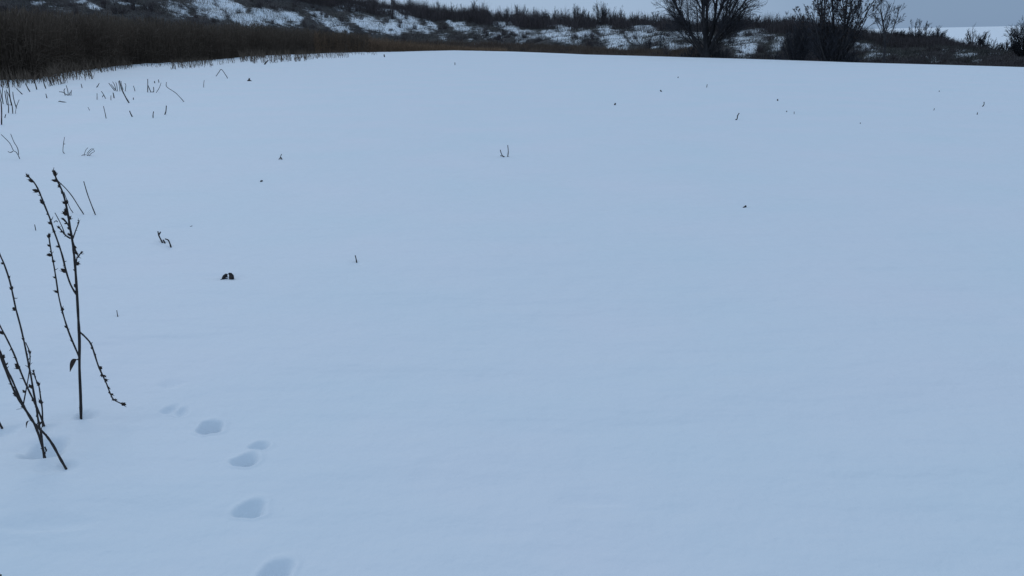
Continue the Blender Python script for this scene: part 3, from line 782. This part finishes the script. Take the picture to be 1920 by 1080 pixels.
weed('tall_weed', 'tallest dry weed with an upright stem, seed pods and a drooping right branch', (152, 780), [
    ('stem', [(152, 781), (151, 740), (149, 690), (149, 640), (147, 600), (144, 545), (141, 500), (138, 470), (135, 447), (131, 425), (128, 405), (124, 385), (119, 365), (113, 350), (106, 336), (102, 326), (98, 320)], 5.2, 2.4, (0, 0),
     [(104, 331, 8), (103, 342, 7), (111, 352, 6.5), (117, 364, 5.5), (118, 383, 6), (127, 383, 9), (122, 395, 6), (125, 404, 9), (121, 400, 7), (131, 411, 7), (128, 430, 6), (129, 443, 8), (137, 446, 8), (143, 540, 7), (146, 622, 3)]),
    ('branch', [(143, 552), (133, 535), (125, 512), (117, 480), (108, 452), (100, 430), (93, 408), (84, 386), (77, 368), (70, 352), (63, 341), (55, 333)], 3.2, 2.2, (0, -.10),
     [(54, 332, 7), (63, 342, 7), (64, 361, 8), (80, 382, 8), (86, 404, 3), (95, 420, 7), (103, 437, 8), (106, 466, 6.5), (123, 511, 8), (118, 497, 5)]),
    ('branch', [(148, 668), (138, 645), (128, 620), (118, 588), (110, 555), (105, 522), (100, 492), (95, 466), (92, 446)], 3.0, 2.0, (0, .09),
     [(91, 445, 8), (94, 443, 7), (93, 463, 5), (95, 474, 5), (93, 480, 7), (101, 493, 7), (103, 522, 6), (106, 550, 7.5), (118, 582, 7), (126, 615, 6.5)]),
    ('branch', [(149, 622), (159, 631), (170, 644), (177, 663), (184, 685), (192, 703), (200, 720), (206, 736), (213, 749), (228, 757)], 3.0, 2.0, (0, -.06),
     [(171, 651, 5), (178, 663, 6), (188, 686, 7), (189, 702, 6), (194, 703, 6), (199, 710, 7), (206, 724, 5), (204, 734, 6), (212, 736, 7), (209, 748, 6), (215, 749, 5), (229, 757, 8), (226, 755, 6)]),
    ('branch', [(132, 447), (124, 442), (117, 434), (111, 427)], 2.8, 2.0, (0, -.03), [(111, 428, 6), (118, 436, 6)]),
    ('branch', [(134, 440), (130, 426), (124, 416), (120, 411)], 2.6, 2.0, (0, .03), [(120, 413, 7), (124, 420, 4)]),
    ('branch', [(137, 447), (142, 432), (148, 416), (146, 413)], 2.0, 1.6, (.01, .12), [(143, 425, 4)]),
    ('branch', [(135, 449), (139, 460), (143, 473), (147, 480), (151, 475)], 2.4, 2.0, (0, .04), [(139, 461, 5), (142, 471, 7), (152, 474, 6), (144, 482, 5)]),
    ('branch', [(141, 503), (143, 494), (144, 485), (147, 480)], 2.2, 2.0, (0, .03), [(143, 497, 10), (145, 496, 8)]),
    ], leaves=[([(149, 677), (143, 672), (139, 676), (136, 683), (134, 690), (131, 698)], 12, .01)])
weed('bent_weed', 'leaning weed with two stems rising left from a hollow in the snow', (82, 852), [
    ('stem', [(83, 853), (78, 832), (70, 808), (60, 786), (46, 766), (31, 742), (16, 708), (2, 672), (-8, 648)], 4.6, 2.6, (0, -.12), [(20, 724, 6), (24, 722, 4), (40, 765, 5), (6, 672, 8), (3, 662, 6)]),
    ('stem', [(81, 846), (78, 818), (72, 790), (68, 762), (63, 735), (58, 705), (52, 675), (45, 640), (38, 610), (30, 580), (24, 552), (18, 526), (8, 496), (0, 478), (-6, 462)], 3.6, 2.4, (0, .12),
     [(2, 496, 5), (17, 521, 6), (22, 543, 9), (25, 541, 7), (25, 583, 8), (23, 580, 6), (45, 638, 7), (53, 691, 5), (59, 729, 8), (68, 782, 5)]),
    ('branch', [(44, 757), (50, 725), (55, 695), (56, 663), (48, 642)], 2.2, 1.8, (-.03, .05), [(56, 663, 8), (55, 660, 6), (43, 736, 7)]),
    ('branch', [(84, 838), (87, 845), (86, 846)], 3.0, 2.0, (0, .01), [])],
    leaves=[([(58, 789), (52, 789), (50, 795), (49, 803)], 5, .01)])
weed('crossing_weed', 'weed stem rooted nearest the camera, leaning left across the others', (124, 878), [
    ('stem', [(124, 879), (112, 858), (99, 834), (86, 816), (73, 803), (58, 786), (46, 764), (36, 744), (24, 715), (13, 692), (5, 670), (-6, 645)], 4.8, 2.8, (0, .14), [(34, 744, 9), (31, 742, 8), (95, 839, 4), (13, 684, 5)]),
    ('branch', [(70, 803), (74, 797), (79, 790), (80, 800)], 3.2, 2.4, (0, .03), [])],
    leaves=[([(43, 766), (37, 767), (29, 768)], 6, .004)])
weed('slanting_weed', 'slim slanting weed just right of the leaning pair, with a short upright side branch', (84, 800), [
    ('stem', [(84, 801), (78, 785), (65, 755), (52, 728), (42, 705), (35, 687), (28, 668), (20, 650), (10, 630), (0, 611), (-8, 596)], 3.6, 2.2, (0, -.10), [(31, 690, 8), (28, 688, 7), (2, 626, 8), (63, 752, 4)]),
    ('branch', [(80, 787), (79, 765), (76, 745), (73, 724), (67, 711), (63, 696)], 2.8, 2.0, (0, .05), [(63, 703, 7), (63, 697, 6), (73, 723, 9), (70, 720, 6), (76, 757, 8), (79, 757, 6)])])
weed('edge_weed', 'weed stem entering the snow at the left edge of the frame', (5, 804), [
    ('stem', [(5, 805), (0, 795), (-8, 776), (-16, 745), (-22, 700)], 4.0, 2.4, (0, .03), [(-9, 770, 7)])])
weed('corner_weed', 'dark stalk tip just showing at the bottom left corner', (-6, 1092), [
    ('stem', [(-6, 1093), (-2, 1086), (2, 1078)], 4.2, 3.2, (0, 0), [])])

# ------------------------------------------------------------------ single stalks and twigs standing in the field
def stalk(name, label, lines, w, cat='stalk', group=None, lean=0.0, base=None, m=None):
    """lines: pixel polylines; the first starts at the foot"""
    bp = base or lines[0][0]
    b = on_snow(*bp); Y = b[1]
    tubes = []
    for q, ln in enumerate(lines):
        P = np.array([at_depth(x, y, Y + lean * (bp[1] - y) * Y / F + (.02 * k * (-1) ** q)) - b for k, (x, y) in enumerate(ln)])
        if abs(ln[0][1] - bp[1]) < 3:
            dd = P[0] - P[1]; dd /= np.linalg.norm(dd) + 1e-9
            P = np.vstack([P[0] + dd * .05 + np.array([0, 0, -.03]), P])
        ww = w[q] if isinstance(w, tuple) else w
        r = np.linspace(ww, ww * .72, len(P)) * Y / F / 2
        tubes.append(sweep(P, r, 6, .12, q + 2))
    return tag(link(name, tubes_mesh(name, tubes), m or M_stalk, None, Vector(b)), label, cat, group)
ST = stalk
ST('dry_stalk', 'long thin arched stalk rising left behind the top of the tallest weed', [[(157, 402), (148, 388), (136, 369), (123, 353), (108, 338), (98, 320)]], 2.2)
ST('dry_stalk', 'slightly curved thin stalk standing alone right of the tallest weed', [[(179, 403), (173, 388), (164, 364), (157, 340)]], 2.4)
ST('dry_stalk', 'short stalk half hidden behind the upper stem of the tallest weed', [[(137, 399), (131, 390), (125, 374), (120, 360)]], 1.7)
ST('dry_stalk', 'thin slanting stalk left of the head of the tallest weed', [[(121, 437), (115, 422), (109, 410), (103, 399)], [(108, 416), (105, 414), (101, 417)]], 2.0)
ST('stalk_stub', 'tiny upright stub left of the tall weed stems', [[(67, 432), (65, 421)]], 2.0)
ST('bent_twig', 'forked twig of a dark pair, the one tilted left with a split tip', [[(305, 456), (302, 450), (298, 442), (296, 434)], [(298, 440), (301, 435)], [(309, 455), (306, 450)]], 3.4, 'twig')
ST('bent_twig', 'hooked twig of a dark pair, bent over to the left at its top', [[(321, 465), (319, 458), (316, 451), (313, 449), (310, 448)]], 3.2, 'twig')
ST('arched_twig', 'dark looped dead weed lying in a hollow, left of centre', [[(418, 523), (421, 517), (424, 515), (425, 518)], [(422, 517), (427, 514), (434, 512)], [(431, 523), (431, 517), (430, 514)], [(437, 523), (436, 517), (433, 514), (430, 513)], [(419, 523), (422, 519), (425, 517)], [(433, 523), (435, 518), (433, 515)], [(420, 522), (428, 523), (437, 522)]], (6, 1.6, 4.0, 6, 5, 6, 2.5), 'twig', base=(428, 523))
ST('stalk_stub', 'short upright stub alone below the middle of the field', [[(669, 494), (668, 487), (666, 479)]], 3.0)
ST('stalk_stub', 'thin short stalk right of the tallest weed, low in the field', [[(221, 594), (220, 589), (219, 582)]], 2.0)
ST('buried_twig', 'faint twig tip on a low snow mound, above the dark forked pair', [[(357, 425), (361, 424), (364, 424)]], 2.0, 'twig')
ST('soil_clod', 'tiny dark crumb on the snow below the small tripod twig', [[(489, 341), (490, 339), (492, 339)]], 3.4, 'twig')
ST('split_twig', 'small twig like a tripod left of the frame centre', [[(527, 299), (526, 294), (528, 289)], [(523, 299), (526, 295)], [(529, 299), (527, 295)]], 1.9, 'twig')
ST('curved_twig', 'twig with an upright arm and a curled base near the frame centre', [[(952, 294), (953, 284), (952, 272)], [(952, 294), (948, 296), (943, 293), (940, 288), (938, 281)], [(944, 293), (938, 292)]], 2.0, 'twig')
ST('soil_clod', 'round dark speck on open snow below the ridge bushes', [[(1153, 197), (1153, 195), (1154, 194)]], 3.6, 'twig')
ST('soil_clod', 'dark slanted speck on open snow left of the spreading tree', [[(1240, 172), (1238, 169)]], 3.0, 'twig')
ST('curved_twig', 'curved single twig with a hooked foot, right half of the field', [[(1379, 225), (1382, 223), (1383, 217), (1386, 212)]], 2.4, 'twig')
ST('soil_clod', 'largest dark crumb alone in the right half of the field', [[(1395, 389), (1398, 388), (1398, 386)]], 4.6, 'twig')
ST('soil_clod', 'dark speck on the snow below the leafy tree', [[(1458, 189), (1458, 186)]], 3.0, 'twig')
ST('soil_clod', 'faint speck below another under the leafy tree', [[(1475, 210), (1475, 208)]], 2.2, 'twig')
ST('grass_tip', 'faint grass tip beside a speck, below the leafy tree', [[(1489, 214), (1489, 209)]], 1.3)
ST('stalk_stub', 'darker of two short stalks near the right edge of the field', [[(1842, 200), (1845, 196), (1845, 191)]], 2.1)
ST('stalk_stub', 'shorter of two stalks near the right edge of the field', [[(1832, 215), (1833, 211)]], 2.0)
ST('grass_tip', 'faint grass tip left of the two stalks at the right edge', [[(1751, 207), (1752, 203)]], 1.5)
ST('soil_clod', 'faint speck on the snow above the two right-hand stalks', [[(1761, 172), (1761, 170)]], 1.8, 'twig')
ST('soil_clod', 'faint lone speck right of the curved twig', [[(1613, 232), (1613, 230)]], 1.8, 'twig')
ST('grass_tip', 'faint grass tip below the spreading tree', [[(1325, 164), (1326, 158)]], 1.5)
ST('soil_clod', 'faint speck just below the snow edge left of the spreading tree', [[(1271, 146), (1272, 144)]], 2.2, 'twig')
ST('grass_tip', 'faint grass tip below the middle of the ridge', [[(853, 122), (853, 117)]], 1.6)
ST('stump', 'small black stump on the snow before the reed bed', [[(467, 152), (467, 149), (468, 147)], [(465, 152), (467, 150)], [(470, 152), (467, 150)]], 4.0, 'stump')
ST('stalk_stub', 'short dark stub near the snow edge below the tawny reeds', [[(721, 107), (720, 102)]], 2.6)
ST('fallen_stalk', 'dark broken stem tilted right at the end of the grass fringe', [[(496, 121), (499, 117), (503, 113)]], 3.0)
# the scattered stalks in front of the reeds
ST('dry_stalk', 'thin leftmost of four stalks in a row before the reeds', [[(199, 222), (197, 212), (194, 199)]], 1.7)
ST('dry_stalk', 'short thick second stalk of the row of four before the reeds', [[(248, 219), (245, 213), (243, 208)]], 2.6)
ST('dry_stalk', 'short straight third stalk of the row of four before the reeds', [[(287, 221), (287, 215), (288, 209)]], 2.3)
ST('dry_stalk', 'tall dark rightmost stalk of the row of four before the reeds', [[(309, 215), (311, 209), (312, 198)]], 2.6)
ST('broken_reed', 'thick dark reed leaning left, its foot below the wispy tuft', [[(242, 193), (236, 183), (229, 169), (226, 160), (224, 151)]], 2.8)
ST('drooping_stalk', 'long thin stalk drooping to the right before the reeds', [[(345, 191), (338, 183), (329, 174), (320, 168), (312, 162), (312, 154)]], 1.5)
ST('split_stalk', 'dark stalk with a slanting prop beside it, before the reeds', [[(277, 173), (277, 162), (277, 148)], [(283, 173), (280, 166), (277, 159)], [(283, 173), (288, 172), (288, 163)]], 2.0)
ST('dry_stalk', 'thin slanting stalk left of the wispy tuft', [[(215, 170), (210, 164), (204, 156)]], 1.8)
ST('stalk_stub', 'thicker of two upright stubs below the wispy tuft', [[(214, 184), (213, 178), (212, 174)]], 2.4)
ST('stalk_stub', 'thinner of two upright stubs below the wispy tuft', [[(208, 188), (208, 179)]], 1.5)
ST('dry_stalk', 'thin stalk tilted left beside the two upright stubs', [[(198, 185), (194, 177), (190, 171)], [(192, 182), (194, 178)]], 1.6)
ST('dry_stalk', 'faint upright stalk left of the tilted stalk and the stubs', [[(182, 187), (182, 181), (182, 175)]], 1.5)
ST('wispy_tuft', 'wispy tuft of thin stems behind the thick leaning reed', [[(225, 171), (224, 162), (222, 152)], [(217, 168), (215, 160), (211, 153)], [(220, 170), (219, 160), (217, 154)], [(231, 168), (228, 160), (227, 152)], [(217, 169), (213, 164), (208, 158)], [(235, 169), (236, 160), (234, 156)]], 1.4, 'grass tuft')
ST('wispy_tuft', 'twiggy tuft of thin bent stems left of the row of four stalks', [[(128, 179), (124, 177), (118, 173), (111, 172)], [(128, 179), (127, 170), (124, 160)], [(122, 178), (120, 170), (122, 166)], [(132, 185), (133, 178), (134, 169)], [(130, 178), (132, 172)]], 1.7, 'grass tuft')
ST('fallen_stalk', 'bent stalk lying on the snow below the twiggy tuft', [[(123, 192), (117, 191), (113, 190), (110, 190)]], 2.2)
ST('stalk_stub', 'small stub left of the twiggy tuft', [[(88, 184), (87, 180), (86, 176)]], 2.0)
ST('stalk_stub', 'short stalk with a fallen crumb, right of the twiggy tuft', [[(154, 165), (152, 157)], [(155, 168), (159, 167)]], 1.8)
ST('stalk_stub', 'short stalk slanting right near the reeds, left of the wispy tuft', [[(181, 164), (184, 160), (186, 156)]], 1.8)
ST('stalk_stub', 'thin stub right of the wispy tuft', [[(253, 171), (252, 166), (250, 161)]], 1.6)
ST('grass_tip', 'faint leaf tip below the thick leaning reed, left side', [[(168, 207), (166, 203), (165, 201)]], 1.2)
ST('grass_tip', 'faint crumb of stem right of the thick leaning reed', [[(250, 187), (250, 183)]], 1.9)
ST('grass_tip', 'thin faint stalk right of the drooping stalk', [[(382, 164), (382, 157), (383, 150)]], 1.2)
ST('arched_stalk', 'bent stalk like a roof, left of the black stump', [[(427, 147), (422, 139), (415, 130), (410, 136), (405, 143)]], 1.5)
ST('grass_tip', 'thin slanting stalk right of the stalk with the slanting prop', [[(293, 174), (299, 164), (302, 155)]], 1.2)
ST('stalk_stub', 'short upright stalk near the reeds above the drooping stalk', [[(298, 155), (297, 149)]], 1.7)
ST('stalk_stub', 'dark dot of a stub near the reeds, beside a short upright stalk', [[(290, 156), (290, 152)]], 2.3)
ST('bent_twig', 'forked bent twig on bare snow at the left edge, above the weeds', [[(37, 298), (34, 291), (30, 285), (25, 282), (18, 268), (2, 252)], [(35, 290), (33, 278), (26, 266), (20, 251)], [(24, 284), (19, 286), (15, 284)]], 1.5, 'twig')
ST('dry_stalk', 'faint wavy stalk above the tallest weed', [[(121, 288), (118, 284), (119, 270), (121, 257)], [(119, 270), (122, 270)]], 1.5)
ST('wiry_tuft', 'small wiry tangle of stems above the lone curved stalk', [[(153, 292), (158, 290), (167, 291), (176, 292)], [(158, 290), (161, 281), (165, 277)], [(165, 290), (170, 284), (175, 280)], [(168, 291), (172, 287), (177, 284), (175, 280)], [(163, 288), (170, 280), (176, 279)]], 1.1, 'grass tuft')
GL = 'dark bare stem in the loose cluster at the left edge below the reeds'
for ln, w in [([(3, 234), (3, 222), (3, 206), (2, 190)], 2.8), ([(22, 198), (19, 184), (17, 165), (15, 146)], 2.4), ([(16, 212), (16, 200), (14, 184), (12, 168)], 1.9), ([(24, 213), (23, 200), (20, 188), (14, 172)], 2.0), ([(31, 203), (28, 194), (25, 182), (24, 172)], 1.9),
              ([(30, 202), (33, 194), (36, 187)], 1.5), ([(9, 221), (11, 214)], 2.0), ([(1, 190), (2, 178), (-1, 165)], 2.0), ([(6, 195), (4, 180), (5, 164)], 2.0), ([(20, 197), (14, 197), (11, 184), (9, 170)], 2.0), ([(29, 213), (30, 203)], 1.2), ([(42, 177), (37, 172), (31, 166)], 2.0), ([(56, 172), (52, 165), (48, 157)], 2.4), ([(69, 168), (67, 160), (64, 150)], 2.4), ([(86, 166), (83, 158), (81, 150)], 2.4), ([(98, 161), (95, 154), (92, 146)], 2.4)]:
    ST('bare_stem', GL, [ln], w, group='stems at the left edge below the reeds')
